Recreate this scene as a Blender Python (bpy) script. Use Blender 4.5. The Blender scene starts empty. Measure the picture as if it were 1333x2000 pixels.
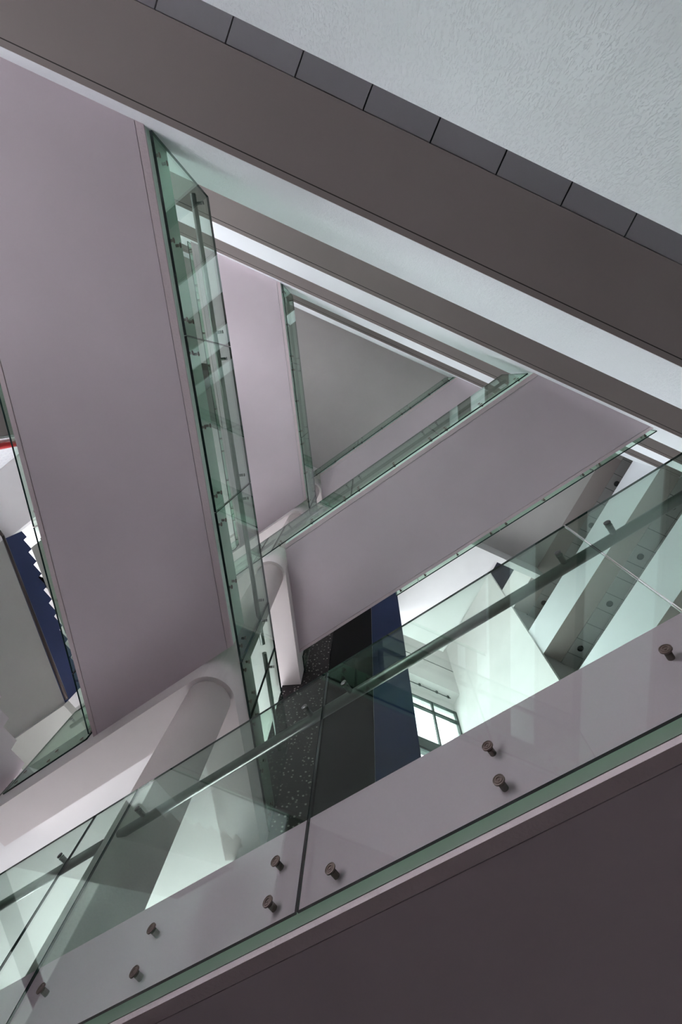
import bpy, bmesh, math, random
from mathutils import Vector, Matrix
random.seed(7)
C = bpy.context.scene.collection
SC = bpy.context.scene
EYE = 1.543                                   # the camera stands on the ground floor, eye height in metres
# ------------------------------------------------------------------ camera
cam_d = bpy.data.cameras.new('camera')
cam = bpy.data.objects.new('camera', cam_d); C.objects.link(cam)
right = Vector((0.91121, -0.40908, 0.04847)).normalized()
down = Vector((0.40743, 0.87763, -0.25253))
down = (down - right * down.dot(right)).normalized()
fwd = right.cross(down)
M = Matrix((right, -down, -fwd)).transposed().to_4x4()
M.translation = Vector((0, 0, EYE))
cam.matrix_world = M
cam_d.sensor_fit = 'VERTICAL'; cam_d.sensor_height = 36.0; cam_d.sensor_width = 24.0
cam_d.lens = 973.99 / 2000 * 36.0
cam_d.clip_start = 0.05; cam_d.clip_end = 300
SC.camera = cam
# ------------------------------------------------------------------ light and exposure
wd = bpy.data.worlds.new('sky'); SC.world = wd; wd.use_nodes = True
bg = wd.node_tree.nodes['Background']
bg.inputs['Color'].default_value = (0.92, 0.938, 1.0, 1); bg.inputs['Strength'].default_value = 13.0
SC.view_settings.view_transform = 'Standard'; SC.view_settings.look = 'None'
SC.view_settings.gamma = 1.0; SC.view_settings.use_curve_mapping = False
SC.view_settings.exposure = 0.64
SC.cycles.use_denoising = True
SC.cycles.max_bounces = 12; SC.cycles.diffuse_bounces = 8; SC.cycles.transparent_max_bounces = 32
SC.cycles.glossy_bounces = 6
SC.cycles.sample_clamp_indirect = 8.0
SC.cycles.caustics_reflective = False; SC.cycles.caustics_refractive = False
# daylight falling in through the glazed front of the hall (one lamp per storey)
def day_lamp(name, loc, rot, sx, sy, power, col=(0.93, 0.97, 1.0)):
    l = bpy.data.lights.new(name, 'AREA'); l.shape = 'RECTANGLE'; l.size = sx; l.size_y = sy
    l.energy = power; l.color = col
    o = bpy.data.objects.new(name, l); C.objects.link(o); o.location = loc; o.rotation_euler = rot
    return o
# ------------------------------------------------------------------ frames of the plan
S3 = math.sqrt(3) / 2
nL, tL = Vector((-S3, .5, 0)), Vector((.5, S3, 0))       # left bridges: outward normal, direction
nR, tR = Vector((S3, .5, 0)), Vector((.5, -S3, 0))       # right bridges
aw = math.radians(-90.738)
nW, tW = Vector((math.cos(aw), math.sin(aw), 0)), Vector((-math.sin(aw), math.cos(aw), 0))
nS, tS = Vector((1, 0, 0)), Vector((0, 1, 0))
def pt(n, t, d, s): v = n * d + t * s; return (v.x, v.y)
def inter(n1, d1, n2, d2):
    det = n1.x * n2.y - n1.y * n2.x
    return ((d1 * n2.y - d2 * n1.y) / det, (n1.x * d2 - n2.x * d1) / det)
Z = lambda h: h + EYE
H0 = 4.3192; ST = 3.3
LV = {'first': H0 - ST, 'second': H0, 'third': H0 + ST, 'fourth': H0 + 2 * ST, 'fifth': H0 + 3 * ST, 'roof': H0 + 4 * ST}
FLOOR = {k: v + 0.738 for k, v in LV.items()}            # finished floor of each level
DW, DL, DLO, DR, DRO, DS = 1.118, 1.566, 3.424, 1.331, 3.203, 8.503
# ------------------------------------------------------------------ materials
def mat(name): m = bpy.data.materials.new(name); m.use_nodes = True; return m, m.node_tree.nodes, m.node_tree.links
def paint(name, col, rough=.85, bump=.05, scale=60, var=.03, stretch=(1, 1, 1), dist=.002, detail=4):
    m, n, l = mat(name); b = n['Principled BSDF']; b.inputs['Roughness'].default_value = rough
    b.inputs['Specular IOR Level'].default_value = .25
    tc = n.new('ShaderNodeTexCoord'); mp = n.new('ShaderNodeMapping'); mp.inputs['Scale'].default_value = stretch
    l.new(tc.outputs['Object'], mp.inputs['Vector'])
    n1 = n.new('ShaderNodeTexNoise'); n1.inputs['Scale'].default_value = 1.3; n1.inputs['Detail'].default_value = 3
    l.new(tc.outputs['Object'], n1.inputs['Vector'])
    cr = n.new('ShaderNodeValToRGB'); a, c = cr.color_ramp.elements
    a.position = .3; c.position = .7
    a.color = tuple(x * (1 - var) for x in col) + (1,); c.color = tuple(min(1, x * (1 + var)) for x in col) + (1,)
    l.new(n1.outputs['Fac'], cr.inputs['Fac']); l.new(cr.outputs['Color'], b.inputs['Base Color'])
    if bump:
        n2 = n.new('ShaderNodeTexNoise'); n2.inputs['Scale'].default_value = scale; n2.inputs['Detail'].default_value = detail
        l.new(mp.outputs['Vector'], n2.inputs['Vector'])
        bp = n.new('ShaderNodeBump'); bp.inputs['Strength'].default_value = bump; bp.inputs['Distance'].default_value = dist
        l.new(n2.outputs['Fac'], bp.inputs['Height']); l.new(bp.outputs['Normal'], b.inputs['Normal'])
    return m
def streak_plaster(name, col):
    """white scraped render: vertical drag marks left by the coarse grains"""
    m, n, l = mat(name); b = n['Principled BSDF']; b.inputs['Roughness'].default_value = .9
    b.inputs['Specular IOR Level'].default_value = .2; b.inputs['Base Color'].default_value = col + (1,)
    tc = n.new('ShaderNodeTexCoord')
    mp = n.new('ShaderNodeMapping'); mp.inputs['Scale'].default_value = (1, 1, .2); l.new(tc.outputs['Object'], mp.inputs['Vector'])
    wn = n.new('ShaderNodeTexNoise'); wn.inputs['Scale'].default_value = 9; wn.inputs['Detail'].default_value = 2
    l.new(tc.outputs['Object'], wn.inputs['Vector'])
    mx = n.new('ShaderNodeMixRGB'); mx.inputs['Fac'].default_value = .025
    l.new(mp.outputs['Vector'], mx.inputs['Color1']); l.new(wn.outputs['Color'], mx.inputs['Color2'])
    n2 = n.new('ShaderNodeTexNoise'); n2.inputs['Scale'].default_value = 190; n2.inputs['Detail'].default_value = 3; n2.inputs['Roughness'].default_value = .6
    l.new(mx.outputs['Color'], n2.inputs['Vector'])
    cr = n.new('ShaderNodeValToRGB'); cr.color_ramp.elements[0].position = .37; cr.color_ramp.elements[1].position = .46
    l.new(n2.outputs['Fac'], cr.inputs['Fac'])
    n3 = n.new('ShaderNodeTexNoise'); n3.inputs['Scale'].default_value = 260; l.new(tc.outputs['Object'], n3.inputs['Vector'])
    ad = n.new('ShaderNodeMath'); ad.operation = 'MULTIPLY_ADD'; ad.inputs[1].default_value = .25
    l.new(n3.outputs['Fac'], ad.inputs[0]); l.new(cr.outputs['Color'], ad.inputs[2])
    bp = n.new('ShaderNodeBump'); bp.inputs['Strength'].default_value = .6; bp.inputs['Distance'].default_value = .004
    l.new(ad.outputs['Value'], bp.inputs['Height']); l.new(bp.outputs['Normal'], b.inputs['Normal'])
    return m
def plain(name, col, rough=.5, metal=0., spec=.5):
    m, n, l = mat(name); b = n['Principled BSDF']; b.inputs['Base Color'].default_value = col + (1,)
    b.inputs['Roughness'].default_value = rough; b.inputs['Metallic'].default_value = metal
    b.inputs['Specular IOR Level'].default_value = spec
    return m
def glass(name, tint):
    m, n, l = mat(name)
    n.remove(n['Principled BSDF']); out = n['Material Output']
    tr = n.new('ShaderNodeBsdfTransparent'); tr.inputs['Color'].default_value = tint + (1,)
    gl = n.new('ShaderNodeBsdfGlossy'); gl.inputs['Roughness'].default_value = 0.0; gl.inputs['Color'].default_value = (.80, .93, .86, 1)
    geo = n.new('ShaderNodeNewGeometry'); ma = n.new('ShaderNodeMath'); ma.operation = 'MULTIPLY_ADD'
    ma.inputs[1].default_value = 1 / 1.5 - 1.5; ma.inputs[2].default_value = 1.5
    l.new(geo.outputs['Backfacing'], ma.inputs[0])
    fr = n.new('ShaderNodeFresnel'); l.new(ma.outputs['Value'], fr.inputs['IOR'])
    mx = n.new('ShaderNodeMixShader'); l.new(fr.outputs['Fac'], mx.inputs['Fac'])
    l.new(tr.outputs['BSDF'], mx.inputs[1]); l.new(gl.outputs['BSDF'], mx.inputs[2]); l.new(mx.outputs['Shader'], out.inputs['Surface'])
    return m
def terrazzo(name):
    m, n, l = mat(name); b = n['Principled BSDF']; b.inputs['Roughness'].default_value = .5; b.inputs['Specular IOR Level'].default_value = .2
    tc = n.new('ShaderNodeTexCoord'); v = n.new('ShaderNodeTexVoronoi'); v.inputs['Scale'].default_value = 19
    l.new(tc.outputs['Object'], v.inputs['Vector'])
    c1 = n.new('ShaderNodeValToRGB'); c1.color_ramp.elements[0].position = .2; c1.color_ramp.elements[1].position = .34
    c1.color_ramp.elements[0].color = (1, 1, 1, 1); c1.color_ramp.elements[1].color = (0, 0, 0, 1)
    l.new(v.outputs['Distance'], c1.inputs['Fac'])
    sep = n.new('ShaderNodeSeparateColor'); l.new(v.outputs['Color'], sep.inputs['Color'])
    c2 = n.new('ShaderNodeValToRGB'); c2.color_ramp.elements[0].position = .35; c2.color_ramp.elements[1].position = .6
    l.new(sep.outputs['Red'], c2.inputs['Fac'])
    mu = n.new('ShaderNodeMath'); mu.operation = 'MULTIPLY'; l.new(c1.outputs['Color'], mu.inputs[0]); l.new(c2.outputs['Color'], mu.inputs[1])
    mx = n.new('ShaderNodeMixRGB'); mx.inputs['Color1'].default_value = (.018, .014, .015, 1); mx.inputs['Color2'].default_value = (.42, .39, .37, 1)
    l.new(mu.outputs['Value'], mx.inputs['Fac']); l.new(mx.outputs['Color'], b.inputs['Base Color'])
    return m
def brick_paint(name):
    m, n, l = mat(name); b = n['Principled BSDF']; b.inputs['Roughness'].default_value = .8
    b.inputs['Base Color'].default_value = (.8, .8, .82, 1)
    tc = n.new('ShaderNodeTexCoord'); mp = n.new('ShaderNodeMapping'); mp.inputs['Rotation'].default_value = (math.radians(90), 0, 0)
    l.new(tc.outputs['Object'], mp.inputs['Vector'])
    br = n.new('ShaderNodeTexBrick'); br.inputs['Scale'].default_value = 4; br.inputs['Mortar Size'].default_value = .015
    br.inputs['Color1'].default_value = (.82, .82, .84, 1); br.inputs['Color2'].default_value = (.77, .77, .8, 1); br.inputs['Mortar'].default_value = (.62, .62, .65, 1)
    l.new(mp.outputs['Vector'], br.inputs['Vector']); l.new(br.outputs['Color'], b.inputs['Base Color'])
    bp = n.new('ShaderNodeBump'); bp.inputs['Distance'].default_value = .006; bp.inputs['Strength'].default_value = .6
    l.new(br.outputs['Fac'], bp.inputs['Height']); bp.invert = True; l.new(bp.outputs['Normal'], b.inputs['Normal'])
    return m
MT = {
    'mauve': paint('mauve_paint', (.60, .52, .555), bump=.03, scale=25),
    'fascia': paint('mauve_fascia_paint', (.92, .565, .735), bump=.03, scale=30),
    'fascia_green_lit': paint('white_render_green_lit', (.66, .75, .69), bump=.2, scale=50),  # white render; green of light through the glass put into its colour
    'floor_top': paint('walkway_floor_stone', (.34, .32, .315), bump=0),
    'gap_shade': paint('gap_shade_green', (.25, .31, .25), bump=.2, scale=50),  # greenish shade below the near glass, put into the colour
    'stairsoffit': paint('olive_grey_paint', (.36, .365, .33), bump=.05, scale=30),
    'mauve_rough': paint('mauve_render', (.62, .52, .54), bump=.5, scale=55, stretch=(1, 1, 1), dist=.006),
    'soffit': paint('taupe_paint', (.36, .31, .297), bump=.03, scale=30),
    'roof': paint('grey_ceiling_paint', (.52, .49, .475), bump=.04, scale=30),
    'white': paint('white_paint', (.76, .745, .74), bump=.06, scale=45),
    'whiter': streak_plaster('white_scraped_render', (.85, .865, .895)),
    'beam': paint('pinkish_white_render', (.70, .64, .63), bump=.12, scale=60, dist=.003),
    'column': paint('column_render', (.62, .555, .535), bump=.35, scale=70, dist=.004, var=.06),
    'tile': paint('slate_ceiling_tile', (.40, .385, .405), bump=.25, scale=22, stretch=(1, 9, 1), dist=.002, rough=.6),
    'tile_light': paint('grey_ceiling_tile', (.36, .345, .34), bump=.1, scale=40, rough=.7),
    'glass': glass('green_glass', (.835, .916, .866)),
    'clear_low': glass('lower_window_glass', (.60, .62, .61)),
    'clear': glass('window_glass', (.50, .52, .51)),
    'glass_edge': plain('glass_edge', (.010, .028, .026), .15),
    'bronze': plain('bronze_fixing', (.17, .12, .105), .5, .3),
    'steel': plain('brushed_steel', (.17, .17, .165), .36, 1.0),
    'granite': terrazzo('black_speckled_granite'),
    'black': plain('black_gloss', (.004, .004, .005), .6, spec=.1),
    'navy_dark': paint('dark_navy_paint', (.014, .015, .03), bump=0),
    'navy': paint('navy_paint', (.017, .029, .085), bump=.06, scale=40, rough=.6, var=.12),
    'floor': paint('ground_floor_stone', (.19, .167, .165), bump=0, rough=.6),
    'frame': plain('dark_window_frame', (.035, .05, .048), .4, .3),
    'brick': brick_paint('white_painted_brick'),
    'red': plain('red_pipe_paint', (.50, .015, .02), .4),
    'darkrail': plain('dark_steel_rail', (.045, .035, .032), .35, .7),
    'brownroom': plain('dark_brown_paint', (.05, .042, .038), .8),
    'lamp_off': plain('downlight_reflector', (.03, .03, .03), .4),
}
# ------------------------------------------------------------------ mesh helpers
def link(name, me, parent=None):
    o = bpy.data.objects.new(name, me); C.objects.link(o)
    if parent: o.parent = parent
    return o
def bm_mesh(name, bm, mats):
    bmesh.ops.recalc_face_normals(bm, faces=bm.faces)
    me = bpy.data.meshes.new(name); bm.to_mesh(me); bm.free()
    for m in (mats if isinstance(mats, (list, tuple)) else [mats]): me.materials.append(MT[m])
    return me
def add_prism(bm, poly, z0, z1):
    """vertical prism over a plan polygon; local to the object's origin"""
    a = [bm.verts.new((x, y, z0)) for x, y in poly]; b = [bm.verts.new((x, y, z1)) for x, y in poly]
    k = len(poly); fs = [bm.faces.new(a), bm.faces.new(b)]
    for i in range(k): fs.append(bm.faces.new((a[i], a[(i + 1) % k], b[(i + 1) % k], b[i])))
    return fs
def prism(name, poly, h0, h1, m, parent=None, smooth=False):
    bm = bmesh.new(); add_prism(bm, poly, Z(h0), Z(h1))
    o = link(name, bm_mesh(name, bm, m), parent)
    return o
def strip_poly(n, t, d0, d1, s0, s1): return [pt(n, t, d0, s0), pt(n, t, d1, s0), pt(n, t, d1, s1), pt(n, t, d0, s1)]
def bar(name, n, t, d0, d1, s0, s1, h0, h1, m, parent=None): return prism(name, strip_poly(n, t, d0, d1, s0, s1), h0, h1, m, parent)
def add_cyl(bm, p, q, r, seg=14, r2=None):
    p, q = Vector(p), Vector(q); ax = (q - p).normalized()
    u = ax.orthogonal().normalized(); v = ax.cross(u); r2 = r if r2 is None else r2
    A = [bm.verts.new(p + (u * math.cos(k * 2 * math.pi / seg) + v * math.sin(k * 2 * math.pi / seg)) * r) for k in range(seg)]
    B = [bm.verts.new(q + (u * math.cos(k * 2 * math.pi / seg) + v * math.sin(k * 2 * math.pi / seg)) * r2) for k in range(seg)]
    bm.faces.new(A); bm.faces.new(B)
    for k in range(seg):
        f = bm.faces.new((A[k], A[(k + 1) % seg], B[(k + 1) % seg], B[k])); f.smooth = True
def add_lathe(bm, o, ax, prof, seg=16):
    """prof: list of (distance along ax, radius)"""
    o = Vector(o); ax = Vector(ax).normalized(); u = ax.orthogonal().normalized(); v = ax.cross(u); rings = []
    for d, r in prof:
        rings.append([bm.verts.new(o + ax * d + (u * math.cos(k * 2 * math.pi / seg) + v * math.sin(k * 2 * math.pi / seg)) * max(r, 1e-4)) for k in range(seg)])
    for a, b in zip(rings, rings[1:]):
        for k in range(seg): bm.faces.new((a[k], a[(k + 1) % seg], b[(k + 1) % seg], b[k]))
    bm.faces.new(rings[0]); bm.faces.new(rings[-1])
def tube(name, pts, r, m, parent=None, seg=14):
    bm = bmesh.new()
    for a, b in zip(pts, pts[1:]): add_cyl(bm, a, b, r, seg)
    for p in pts[1:-1]: bmesh.ops.create_uvsphere(bm, u_segments=seg, v_segments=8, radius=r, matrix=Matrix.Translation(p))
    me = bm_mesh(name, bm, m)
    for f in me.polygons: f.use_smooth = len(f.vertices) == 4 or len(f.vertices) == 3
    return link(name, me, parent)
def empty(name, label, cat, group=None, loc=(0, 0, 0)):
    o = bpy.data.objects.new(name, None); C.objects.link(o); o.location = loc; o.empty_display_size = .2
    o['label'] = label; o['category'] = cat
    if group: o['group'] = group
    return o
def tag(o, label, cat, group=None):
    o['label'] = label; o['category'] = cat
    if group: o['group'] = group
    return o
def struct(o): o['kind'] = 'structure'; return o
def struct_empty(name):
    o = bpy.data.objects.new(name, None); C.objects.link(o); o.empty_display_size = .2; o['kind'] = 'structure'; return o

# ================================================================== THE SHELL
# ground floor
struct(prism('floor', [(-11, -4), (11, -4), (11, 10.4), (-11, 10.4)], -EYE - .2, -EYE, 'floor'))
YN = 9.93                                                # plane of the glazed front
# roof over the hall
RB = LV['roof']
struct(prism('ceiling', [(-11, -4.2), (DS + .63, -4.2), (DS + .63, 3.42), (-11, 3.42)], RB, RB + .35, 'roof'))
struct(prism('ceiling_raised', [(-6.2, 3.62), (11.2, 3.62), (11.2, 10.4), (-6.2, 10.4)], 21.0, 21.3, 'white'))  # stops short on the left; invented roof opening there admits daylight
struct(prism('ceiling_lowered', [(-6.2, 3.62), (6.58, 3.62), (6.58, 7.5), (-6.2, 7.5)], 16.48, 16.75, 'white'))
dsb = struct(prism('trim_ceiling_edge', [(-11, 3.42), (DS, 3.42), (DS, 3.62), (-11, 3.62)], 16.48 + .12, 21.3, 'white'))
prism('edge_strip', [(-11, 3.415), (DS - .02, 3.415), (DS - .02, 3.62), (-11, 3.62)], 16.48, 16.48 + .105, 'white', dsb)
bw = struct(prism('beam_right', [(DS, 3.42), (DS + .63, 3.42), (DS + .63, 5.185), (DS, 5.185)], RB, 21.3, 'white'))
prism('navy_band', [(DS - .004, 3.625), (DS + .01, 3.625), (DS + .01, 5.18), (DS - .004, 5.18)], 19.12, 20.98, 'navy_dark', bw)
struct(prism('ceiling_right', [(DS + .63, -4.2), (11.2, -4.2), (11.2, 5.3), (DS + .63, 5.3)], RB + .06, RB + .3, 'frame'))
# front wall: beams between storeys, window in the top storey
struct(prism('wall_front', [(-11, 9.35), (8.44, 9.35), (8.44, YN), (-11, YN)], 17.5, 19.05, 'white'))
struct(prism('wall_front_upper', [(-11, 9.36), (8.44, 9.36), (8.44, YN), (-11, YN)], 19.05, 21.3, 'white'))
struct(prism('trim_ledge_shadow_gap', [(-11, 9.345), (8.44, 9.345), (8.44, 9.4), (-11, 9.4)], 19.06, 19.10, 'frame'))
struct(prism('wall_front_head', [(-11, YN - .04), (8.9, YN - .04), (8.9, YN + .2), (-11, YN + .2)], 17.03, 21.3, 'white'))
for i, k in enumerate(['first', 'second', 'third', 'fourth', 'fifth']):
    struct(prism('wall_front_spandrel', [(-11, YN - .1), (8.44, YN - .1), (8.44, YN + .2), (-11, YN + .2)], LV[k] - .1, LV[k] + .35, 'frame'))
# right partition that ends the galleries, back wall behind the galleries, outer walls
xw = struct(prism('wall_right', [(8.44, 5.19), (8.53, 5.19), (8.53, 10.4), (8.44, 10.4)], -EYE, 21.3, 'white'))
struct(prism('wall_right_outer', [(11.0, -4.2), (11.2, -4.2), (11.2, 5.3), (11.0, 5.3)], -EYE, 19.4, 'white'))
struct(prism('wall_right_end', [(8.53, 5.24), (11.2, 5.24), (11.2, 5.36), (8.53, 5.36)], -EYE, 19.4, 'tile_light'))
struct(prism('wall_left_outer', [(-11.2, -4.2), (-11.0, -4.2), (-11.0, 10.4), (-11.2, 10.4)], 7.5, 21.3, 'white'))
struct(prism('wall_left_band', [(-11.2, -4.2), (-11.0, -4.2), (-11.0, 10.4), (-11.2, 10.4)], 2.1, 5.3, 'white'))  # unseen; slots above and below are invented openings for side light
struct(prism('wall_left_blocker', [(-11.2, 4.0), (-11.0, 4.0), (-11.0, 10.4), (-11.2, 10.4)], .9, 7.5, 'white'))  # unseen, added to keep side light off landing and stairs
struct(prism('wall_left_low', [(-11.2, -4.2), (-11.0, -4.2), (-11.0, 10.4), (-11.2, 10.4)], -EYE, .9, 'white'))
struct(prism('wall_front_base_blocker', [(-11, YN - .1), (8.44, YN - .1), (8.44, YN + .2), (-11, YN + .2)], -EYE, LV['first'] - .12, 'white'))  # unseen, added to darken the lower storeys
struct(prism('wall_front_side_blocker', [(-11, YN - .1), (.4, YN - .1), (.4, YN + .2), (-11, YN + .2)], LV['first'] + .36, LV['second'] - .12, 'white'))  # unseen, added to cut daylight on the landing soffit
struct(prism('wall_front_left_blocker', [(-11, YN - .1), (-.5, YN - .1), (-.5, YN + .2), (-11, YN + .2)], LV['second'] + .36, 17.0, 'white'))  # unseen, added to cut daylight on the stair soffit
struct(prism('wall_back', [(-11, -4.2), (11.2, -4.2), (11.2, -4.0), (-11, -4.0)], -EYE, 19.4, 'white'))

# ================================================================== GALLERIES
TILE = .549
def groove_beam(parent, n, t, d0, d1, s0, s1, h, top, m):
    """beam with a narrow drip groove along its inner lower edge"""
    g0, g1 = d0 + .046, d0 + .054
    bar('beam', n, t, d0, d1, s0, s1, h + .015, top, m, parent)
    bar('drip_edge', n, t, d0, g0, s0, s1, h, h + .015, m, parent)
    bar('beam_soffit', n, t, g1, d1, s0, s1, h, h + .015, m, parent)
    bar('groove_shade_strip', n, t, g0, g1, s0, s1, h - .0006, h + .0145, 'brownroom', parent)  # flush dark fill stands in for the shade inside the groove
names = ['first', 'second', 'third', 'fourth', 'fifth']
wl = {'first': 'white scraped plaster gallery parapet across the top right corner of the photo',
      'second': 'long back gallery with wide taupe soffit and row of slate ceiling tiles',
      'third': 'back gallery above the widest soffit, meeting the right mauve bridge',
      'fourth': 'back gallery meeting the narrow second mauve bridge on the left',
      'fifth': 'topmost back gallery, its parapet bordering the grey triangular ceiling'}
for k in names:
    g = empty('back_gallery', wl[k], 'gallery')
    h = LV[k]
    s0, s1 = -9.5, DS + .63
    groove_beam(g, nW, tW, DW, DW + .64, s0, s1, h, FLOOR[k], 'soffit')
    bar('parapet', nW, tW, DW - .002, DW + .12, s0, DS + .12, h + .004, h + 1.467, 'whiter', g)
    bar('floor_slab', nW, tW, DW + .64, 3.7, s0, 11, h + .1, FLOOR[k], 'frame', g)
    if k in ('fourth', 'fifth'):
        bar('parapet_return', nS, tS, DS - .002, DS + .12, -1.225, -1.021, h + .004, h + 1.467, 'whiter', g)
        bar('beam_return', nS, tS, DS, DS + .63, -1.225, -1.021, h, FLOOR[k], 'soffit', g)
    if k == 'second':
        x0 = -1.916 - 3 * TILE
        for r in range(2):
            for i in range(13):
                a = x0 + i * TILE
                bar('ceiling_tile', nW, tW, DW + .645 + r * TILE + .006, DW + .645 + (r + 1) * TILE - .006, a + .006, a + TILE - .006,
                    h + .012, h + .03, 'tile', g)
sl = {'fourth': 'right gallery, lower one, its pale parapet seen through the near glass',
      'fifth': 'right gallery, upper one, with tiled ceiling and downlights behind the near glass'}
for k in ['fourth', 'fifth', 'roof']:
    h = LV[k]
    if k == 'roof':
        g = struct_empty('ceiling_gallery')
        bar('beam_soffit', nS, tS, DS + .004, DS + .63, -1.22, 5.19, h - .012, h - .001, 'soffit', g)
    else:
        g = empty('right_gallery', sl[k], 'gallery')
        bar('beam', nS, tS, DS, DS + .63, -1.02, 5.19, h, FLOOR[k], 'soffit', g)
        bar('parapet', nS, tS, DS - .002, DS + .12, -1.02, 5.19, h + .004, h + 1.467, 'whiter', g)
        bar('floor_slab', nS, tS, DS + .63, 10.98, -1.0, 5.22, h + .1, FLOOR[k], 'frame', g)
    if k in ('fifth', 'roof', 'fourth'):
        ys = 2.87 - .5 * TILE
        for r in range(2):
            for i in range(-9, 5):
                a = ys + i * .5543
                if a < (-3 if k == 'roof' else -1.3): continue
                bar('ceiling_tile', nS, tS, DS + .635 + r * .56 + .008, DS + .635 + (r + 1) * .56 - .008, a + .008, min(a + .546, 5.23), h + .001, h + .02, 'tile_light', g)
def downlight(x, y, h, label, group):
    t = empty('downlight', label, 'ceiling lamp', group, (x, y, Z(h)))
    bm = bmesh.new(); add_lathe(bm, (0, 0, 0), (0, 0, 1), [(0, .075), (-.004, .078), (-.008, .088), (-.007, .098), (0, .1)], 20)
    link('trim_ring', bm_mesh('trim_ring', bm, 'lamp_off'), t)
    bm = bmesh.new(); add_lathe(bm, (0, 0, 0), (0, 0, 1), [(-.0005, .06), (-.003, .076)], 20)
    link('reflector', bm_mesh('reflector', bm, 'lamp_off'), t)
ordn = ['nearest the back corner', 'second from the back corner', 'third from the back corner', 'at the partition end']
for k, gtxt in (('fifth', 'lower tiled soffit behind near glass'), ('roof', 'roof level tiled ceiling')):
    for i, y in enumerate((-.455, 1.21, 2.87, 4.535)):
        downlight(9.425, y, LV[k], 'round recessed downlight, %s, %s' % (gtxt, ordn[i]), 'downlights in the ' + gtxt)

# ================================================================== BRIDGES, APEX BEAMS, LANDINGS
CX, CY, CR = -.137, 3.46, .221                           # round column at the apex of the triangle
CORE_T = 4.975                                           # face of the lift core, measured along the left bridges
def name_first(label): return label.startswith('nearest')
def slab_with_strips(name, label, n, t, d0, d1, poly_of, h, top):
    """thick walkway slab; smooth soffit panel between two rough edge strips, separated by grooves"""
    g = empty(name, label, 'walkway')
    low = name_first(label)
    prism('slab', poly_of(d0 + (.012 if low else 0), d1), h + .02, top, 'floor_top' if low else 'fascia_green_lit', g)
    if low: prism('fascia_panel', poly_of(d0 - .001, d0 + .012), h + .021, top - .001, 'fascia', g)
    prism('soffit_panel', poly_of(d0 + .072, d1 - .055), h, h + .02, 'mauve', g)
    prism('edge_strip', poly_of(d0, d0 + .065), h - .003, h + .02, 'mauve_rough', g)
    if low: prism('gap_shade_band', poly_of(d0 - .003, d0 + .02), h + .021, h + .078, 'gap_shade', g)  # band coloured dark for the shaded gap under the glass
    prism('edge_strip', poly_of(d1 - .048, d1), h - .003, h + .02, 'mauve_rough', g)
    return g
def left_poly(d0, d1):
    return [inter(nL, d0, nW, DW), inter(nL, d1, nW, DW), inter(nL, d1, nR, DR + .02), inter(nL, d0, nR, DR + .02)]
def right_poly(d0, d1):
    return [inter(nR, d0, nW, DW), inter(nR, d1, nW, DW), inter(nR, d1, nL, DL + .02), inter(nR, d0, nL, DL + .02)]
bl = {'first': 'nearest walkway slab, dark mauve underside filling the bottom right corner',
      'second': 'broad dark mauve walkway slab running down the left side',
      'third': 'pale mauve walkway slab reaching to the right edge gallery',
      'fourth': 'pale mauve walkway slab between the left glass and the inner triangle',
      'fifth': 'highest walkway slab, a pale mauve wedge beside the grey triangular ceiling'}
for k in names:
    h = LV[k] + .262
    if k in ('second', 'fourth'):
        slab_with_strips('walkway_slab', bl[k], nL, tL, DL + .034, DLO - .08, left_poly, h, FLOOR[k])
    elif k == 'first':
        slab_with_strips('walkway_slab', bl[k], nR, tR, DR + .034, DRO - .083, lambda a, b: [inter(nR, a, nW, DW), inter(nR, b, nW, DW), pt(nR, tR, b, -6.2), pt(nR, tR, a, -6.2)], h, FLOOR[k])
    else:
        slab_with_strips('walkway_slab', bl[k], nR, tR, DR + .034, DRO - .083, right_poly, h, FLOOR[k])
# V-shaped beams that run on past the column, rounded around it, and the landing behind
def arc(cx, cy, r, a0, a1, k=14): return [(cx + r * math.cos(math.radians(a0 + (a1 - a0) * i / k)), cy + r * math.sin(math.radians(a0 + (a1 - a0) * i / k))) for i in range(k + 1)]
LB0, LB1, RB0, RB1 = DL + .02, DL + .45, DR + .02, DR + .445
def v_beam_poly():
    # outer contour: right-hand line far end -> apex arc -> left-hand line end at the core -> back along the inner lines
    ra = .262
    p = [pt(nR, tR, RB0, -6.25)]
    # arc of the rounded nose, from direction -nR to direction -nL (through -y)
    aR = math.degrees(math.atan2(-nR.y, -nR.x)); aL = math.degrees(math.atan2(-nL.y, -nL.x))
    aR = aR % 360; aL = aL % 360
    # shift the arc centre so that both lines stay tangent
    cx, cy = inter(nR, RB0 + ra, nL, LB0 + ra)
    p += arc(cx, cy, ra, aR, aL if aL > aR else aL + 360)
    p += [pt(nL, tL, LB0, CORE_T), pt(nL, tL, LB1, CORE_T)]
    p += [inter(nL, LB1, nR, RB1), pt(nR, tR, RB1, -6.25)]
    return p
def landing_poly():
    a = inter(nL, LB1 - .02, nR, RB1 - .02)
    core = (pt(nL, tL, LB1 - .02, CORE_T))
    return [a, core, (.83, 5.265), (.83 + .5 * 5.3, 5.265 + S3 * 5.3), (-7.0, YN - .15), pt(nR, tR, RB1 - .02, -9.0)]
al = {'first': 'lowest apex beam', 'second': 'apex beam', 'third': 'apex beam', 'fourth': 'apex beam', 'fifth': 'apex beam'}
for k in names:
    h = LV[k]
    if k != 'first': struct(prism('trim_apex_beam', v_beam_poly(), h, FLOOR[k] - .002, 'beam'))
    if k != 'first': struct(prism('floor_landing', landing_poly(), h + .30, FLOOR[k] - .004, 'white'))
    else: struct(prism('floor_landing', [inter(nR, DRO, nL, DL), pt(nL, tL, DL, CORE_T), (.83, 5.265), (3.48, 9.78), (-7.0, YN - .15), pt(nR, tR, DRO, -6.2)], h + .30, FLOOR[k] - .004, 'white'))
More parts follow.
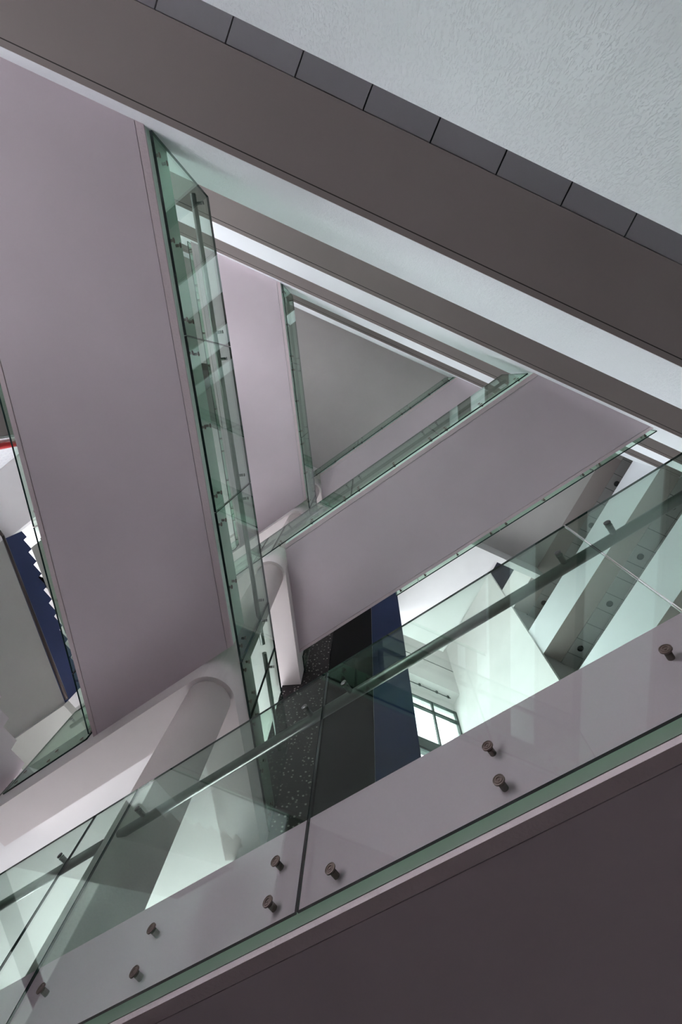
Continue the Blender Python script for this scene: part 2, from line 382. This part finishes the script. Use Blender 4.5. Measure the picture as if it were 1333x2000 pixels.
# the column, one shaft per storey with a slim shadow ring under each beam
cn = ['ground floor', 'first', 'second', 'third', 'fourth', 'fifth']
col = empty('round_column', 'round rough plaster column rising through every level at the triangle apex', 'column', loc=(CX, CY, 0))
zs = [-EYE] + [v for v in (LV[k] for k in names)]
tops = [LV['first'] + .25] + [LV[k] for k in names[1:]] + [16.48]
bots = [-EYE] + [FLOOR[k] for k in names]
for b, tp in zip(bots, tops):
    bm = bmesh.new(); add_cyl(bm, (0, 0, Z(b)), (0, 0, Z(tp) - .02), CR, 40); o = link('shaft', bm_mesh('shaft', bm, 'column'), col)
    bm = bmesh.new(); add_cyl(bm, (0, 0, Z(tp) - .02), (0, 0, Z(tp)), CR - .012, 40); link('neck_ring', bm_mesh('neck_ring', bm, 'column'), col)

# lift core behind the apex: granite, black and navy strips in its face
core = struct_empty('wall_core')
u = Vector((S3, -.5, 0)); v = Vector((.5, S3, 0)); c0 = Vector((.83, 5.265, 0))
def core_poly(a, b, d0, d1): return [tuple((c0 + u * x + v * y).xy) for x, y in ((a, d0), (b, d0), (b, d1), (a, d1))]
prism('core_body', core_poly(.01, 2.21, .02, 3.2), -EYE, 16.48, 'white', core)
for k, nx in zip(['ground'] + names, names + ['roof']):
    z0 = -EYE if k == 'ground' else FLOOR[k]; z1 = FLOOR[nx] if nx != 'roof' else 16.45
    for q in range(3):
        a, b = z0 + (z1 - z0) * q / 3, z0 + (z1 - z0) * (q + 1) / 3
        prism('granite_panel', core_poly(0, .78, 0, .03), a + .002, b - .002, 'granite', core)
    prism('black_panel', core_poly(.784, 1.588, .004, .03), z0 + .002, z1 - .002, 'black', core)
    prism('navy_panel', core_poly(1.592, 2.218, 0, .03), z0 + .002, z1 - .002, 'navy', core)

# ================================================================== GLASS BALUSTRADES
def panel_mesh(n, t, d, s0, s1, h0, h1, th):
    bm = bmesh.new(); th = th / 2
    P = strip_poly(n, t, d - th, d + th, s0, s1)
    fs = add_prism(bm, P, Z(h0), Z(h1))
    bm.normal_update()
    bmesh.ops.recalc_face_normals(bm, faces=bm.faces)
    for f in bm.faces:
        f.material_index = 0 if abs(f.normal.dot(n)) > .9 else 1
    me = bpy.data.meshes.new('glass_panel'); bm.to_mesh(me); bm.free()
    me.materials.append(MT['glass']); me.materials.append(MT['glass_edge'])
    return me
SO = {}
def standoff_mesh(n, side, gap):
    """button-head fixing: cap in front of the glass, neck through it into the slab edge"""
    key = (round(n.x, 3), round(n.y, 3), side, gap)
    if key not in SO:
        bm = bmesh.new(); ax = n * side            # side = +1: slab lies beyond the glass along n
        add_lathe(bm, (0, 0, 0), ax, [(-.012, .004), (-.009, .005), (-.009, .009), (-.013, .010), (-.013, .014), (-.010, .0155), (-.010, .018), (-.013, .0185), (-.012, .022), (-.006, .022)], 16)
        add_lathe(bm, (0, 0, 0), ax, [(.006, .013), (gap, .013)], 12)
        SO[key] = bm_mesh('standoff', bm, 'bronze')
    return SO[key]
BR = {}
def bracket_mesh(n, side, reach):
    key = (round(n.x, 3), round(n.y, 3), side, reach)
    if key not in BR:
        bm = bmesh.new(); ax = n * side
        add_lathe(bm, (0, 0, 0), ax, [(-.016, .012), (-.014, .0185), (-.006, .0185)], 14)
        add_lathe(bm, (0, 0, 0), ax, [(.006, .0185), (.012, .0185), (.012, .0165), (reach, .0165)], 14)
        BR[key] = bm_mesh('bracket', bm, 'steel')
    return BR[key]
def balustrade(label, n, t, d, side, floor, joints, rails=(), gap=.034, fix_skip=(), hb=-.431, ht=1.068, group=None, th=.018):
    g = empty('glass_balustrade', label, 'balustrade', group)
    for a, b in zip(joints, joints[1:]):
        link('glass_panel', panel_mesh(n, t, d, a + .004, b - .004, floor + hb, floor + ht, th), g)
        w = b - a
        ss = [a + .145, b - .145] + ([(a + b) / 2] if w > 1.2 else []) if w > .5 else [a + .1]
        if w > 2.2: ss += [a + w * .27, b - w * .27]
        for s in ss:
            for dh in (-.338, -.175):
                x, y = pt(n, t, d, s)
                if any(abs(s - q) < .05 and abs(dh - e) < .01 for q, e in fix_skip): continue
                o = link('standoff', standoff_mesh(n, side, gap), g); o.location = (x, y, Z(floor + dh))
    for ra, rb in rails:
        dd = d + side * .085; hh = floor + .815
        p = [Vector(pt(n, t, dd, ra) + (Z(hh),)), Vector(pt(n, t, dd, rb) + (Z(hh),))]
        bm = bmesh.new(); add_cyl(bm, p[0], p[1], .03, 20)
        link('handrail', bm_mesh('handrail', bm, 'steel'), g)
        bs = []
        for a, b in zip(joints, joints[1:]):
            for s in ([a + .145, b - .145] if b - a > .5 else [(a + b) / 2]):
                if ra - .02 <= s <= rb + .02: bs.append(s)
        for s in bs:
            o = link('bracket', bracket_mesh(n, side, .07), g); x, y = pt(n, t, d, s); o.location = (x, y, Z(hh))
    return g
JR = [-5.0, -3.305, -2.885, -1.233, .466, 2.05]; RR = [(-4.9, -3.13), (-2.98, 2.0)]
JL = [-2.15, -.56, 1.08, 2.72, 3.40, 4.93]; RL = [(-2.1, 3.2), (3.33, 4.85)]
balustrade('near clear glass balustrade crossing the lower half, with handrail and bronze fixings', nR, tR, DR, 1, FLOOR['first'], JR, RR,
           fix_skip=[(-1.088, -.175)], th=.012)
balustrade('tall green glass balustrade along the inner edge of the dark left walkway', nL, tL, DL, 1, FLOOR['second'], JL, RL, th=.024)
balustrade('outer glass balustrade at the left frame edge, in front of the navy stair', nL, tL, DLO, -1, FLOOR['second'], [-3.18, -2.2, -.56, 1.065, 2.72, 3.49], [(-3.1, 3.4)], gap=.084)
balustrade('short glass balustrade on the lower left landing edge, beside the stair soffit', nR, tR, DR + .01, 1, FLOOR['second'], [-6.15, -4.77], [(-6.1, -4.9)], gap=.02)
balustrade('green glass balustrade on the inner edge of the right mauve walkway', nR, tR, DR, 1, FLOOR['third'], JR, RR)
balustrade('thin glass balustrade on the outer edge of the right mauve walkway', nR, tR, DRO, -1, FLOOR['third'], [-1.62, -1.165, .425, 2.125, 3.195], [(-1.5, 3.1)], gap=.083)
balustrade('small glass return panel where the right walkway meets the granite core', nL, tL, DL - .02, 1, FLOOR['third'], [4.62, 4.95], [], gap=.02)
balustrade('slim green glass balustrade left of the grey triangular ceiling', nL, tL, DL, 1, FLOOR['fourth'], JL, RL)
balustrade('faint outer glass balustrade of the second left walkway, seen through green glass', nL, tL, DLO, -1, FLOOR['fourth'], [-3.18, -2.2, -.56, 1.065, 2.72, 3.49], [(-3.1, 3.4)], gap=.084)
balustrade('short landing balustrade seen through the tall left glass, high up', nR, tR, DR + .01, 1, FLOOR['fourth'], [-6.15, -4.77], [(-6.1, -4.9)], gap=.02)
balustrade('smallest glass balustrade, lower right side of the grey triangular ceiling', nR, tR, DR, 1, FLOOR['fifth'], JR, RR)

# ================================================================== STAIRS IN THE LEFT VOID
RISE, RUN = .1375, .2795
def stair(label, tr, floor, u0, steps, side_mat, body_mat, width=1.25, rail=True):
    """flight that climbs towards -nR; its side face lies in the plane tR = tr"""
    g = empty('staircase', label, 'stairs')
    def P(uu, s, h): w = nR * uu + tR * s; return (w.x, w.y, Z(h))
    prof = []
    uu, h = u0, floor
    for i in range(steps):
        prof.append((uu + .04, h)); prof.append((uu - .02 + .03, h + RISE)); uu -= RUN; h += RISE
    top = (uu + RUN, h)
    nose = prof[:]
    low = []
    u_end = u0 - RUN * (steps - 1) - .15
    slope = RISE / RUN
    def lower(x): return floor + slope * (u0 - x) - .48
    outline = [(u0 + .04, floor - .02)] + nose[1:] + [(u_end, h), (u_end, lower(u_end)), (u0 + .04, max(lower(u0 + .04), floor - .60))]
    def slab(name, s0, s1, out, m):
        bm = bmesh.new()
        a = [bm.verts.new(P(x, s0, z)) for x, z in out]; b = [bm.verts.new(P(x, s1, z)) for x, z in out]
        k = len(out); bm.faces.new(a); bm.faces.new(b)
        for i in range(k): bm.faces.new((a[i], a[(i + 1) % k], b[(i + 1) % k], b[i]))
        link(name, bm_mesh(name, bm, m), g)
    slab('stringer', tr, tr - .05, outline, side_mat)
    body = [(x, z - .02) for x, z in outline[:-2]] + [(u_end, lower(u_end) + .01), (u0 + .04, max(lower(u0 + .04), floor - .60) + .01)]
    slab('flight_slab', tr - .051, tr - width, body, body_mat)
    uu, h = u0, floor
    for i in range(steps):
        a = uu - (0 if i < steps else 0)
        x0, x1 = uu - RUN + .01, uu
        poly = [P(x0, tr - .055, 0)[:2], P(x1, tr - .055, 0)[:2], P(x1, tr - width, 0)[:2], P(x0, tr - width, 0)[:2]]
        prism('tread', poly, h + RISE - .018, h + RISE + .008, body_mat, g)
        uu -= RUN; h += RISE
    if rail:
        r = .03
        pts = [P(u_end - 1.0, tr + .035, lower(u_end) + .10), P(u_end - .05, tr + .035, lower(u_end) - .02), P(u0, tr + .035, lower(u0) - .02)]
        tube('edge_pipe', pts, r, 'darkrail', g)
    return g, u_end, h
g, ue, hl = stair('navy sided staircase with saw-tooth steps behind the left outer glass', -7.85, FLOOR['third'], 1.425, 12, 'navy', 'stairsoffit', 2.3)
prism('landing_shade_slab', strip_poly(nR, tR, 1.466, 2.3, -7.86, -9.55), FLOOR['third'] - .60, FLOOR['third'] - .45, 'stairsoffit', g)  # added cover; its grey stands in for weaker light under the landing
stair('upper staircase whose grey soffit shows between navy steps and left glass', -7.85, FLOOR['fourth'], 1.425, 12, 'navy', 'stairsoffit', 2.3)
stair('plain pink stair flight just entering at the lower left edge', -6.3, FLOOR['second'], 1.31, 14, 'mauve', 'mauve', rail=False)
# half landing at the head of the navy stair and the brick wall behind it
land = struct(prism('floor_half_landing', strip_poly(nR, tR, -2.95, ue - .002, -9.4, -4.9), hl - .30, hl, 'white'))
struct(prism('floor_half_landing', strip_poly(nR, tR, -2.95, ue - .002, -9.4, -4.9), hl + 3.0, hl + 3.3, 'white'))
wb = struct(prism('wall_left', strip_poly(nR, tR, -3.2, -2.95, -11.5, -5.75), -EYE, 19.0, 'brick'))
struct(prism('door_1', strip_poly(nR, tR, -3.25, -3.0, -5.75, -3.6), -EYE, 19.0, 'brownroom'))
rp = tag(tube('fire_pipe', [Vector(pt(nR, tR, -2.87, -5.86) + (Z(7.9),)), Vector(pt(nR, tR, -2.87, -5.86) + (Z(hl - .305),))], .055, 'red'),
         'red vertical fire pipe on the white brick wall at the left edge', 'pipe')

# ================================================================== FRONT WINDOWS
def window(name, x0, x1, h0, h1, transom, xs, gm='clear'):
    w = struct_empty(name)
    def fr(nm, a, b, c, d, dep=.07): prism(nm, [(a, YN - dep), (b, YN - dep), (b, YN + .02), (a, YN + .02)], c, d, 'frame', w)
    fr('frame_head', x0, x1, h1 - .06, h1); fr('frame_sill', x0, x1, h0, h0 + .06)
    fr('frame_side', x0, x0 + .06, h0 + .06, h1 - .06); fr('frame_side', x1 - .07, x1, h0 + .06, h1 - .06, .1)
    fr('transom', x0 + .06, x1 - .07, transom - .06, transom + .06)
    for x in xs: fr('mullion', x - .035, x + .035, h0 + .06, h1 - .06)
    ed = [x0 + .06] + list(xs) + [x1 - .07]
    for a, b in zip(ed, ed[1:]):
        for c, d in ((h0 + .06, transom - .06), (transom + .06, h1 - .06)):
            prism('pane', [(a, YN - .03), (b, YN - .03), (b, YN - .022), (a, YN - .022)], c, d, gm, w)
window('window_1', 2.0, 8.44, LV['fifth'] + .35, 17.03, 16.40, [2.9, 3.8, 4.7, 5.6, 6.5, 7.4])
for i, k in enumerate(['first', 'second', 'third', 'fourth']):
    window('window_%d' % (i + 2), 2.0, 8.44, LV[k] + .35, LV[k] + ST - .1, LV[k] + 2.6, [2.9, 3.8, 4.7, 5.6, 6.5, 7.4], 'clear_low')
pp = empty('curtain_rail', 'thin dark rail with brackets above the distant window', 'rail')
tube('rod', [Vector((5.2, 9.62, Z(17.40))), Vector((8.15, 9.62, Z(17.40)))], .016, 'frame', pp)
for x in (5.6, 6.8, 7.55, 8.05):
    prism('bracket', [(x - .04, 9.60), (x + .04, 9.60), (x + .04, 9.65), (x - .04, 9.65)], 17.38, 17.5, 'frame', pp)
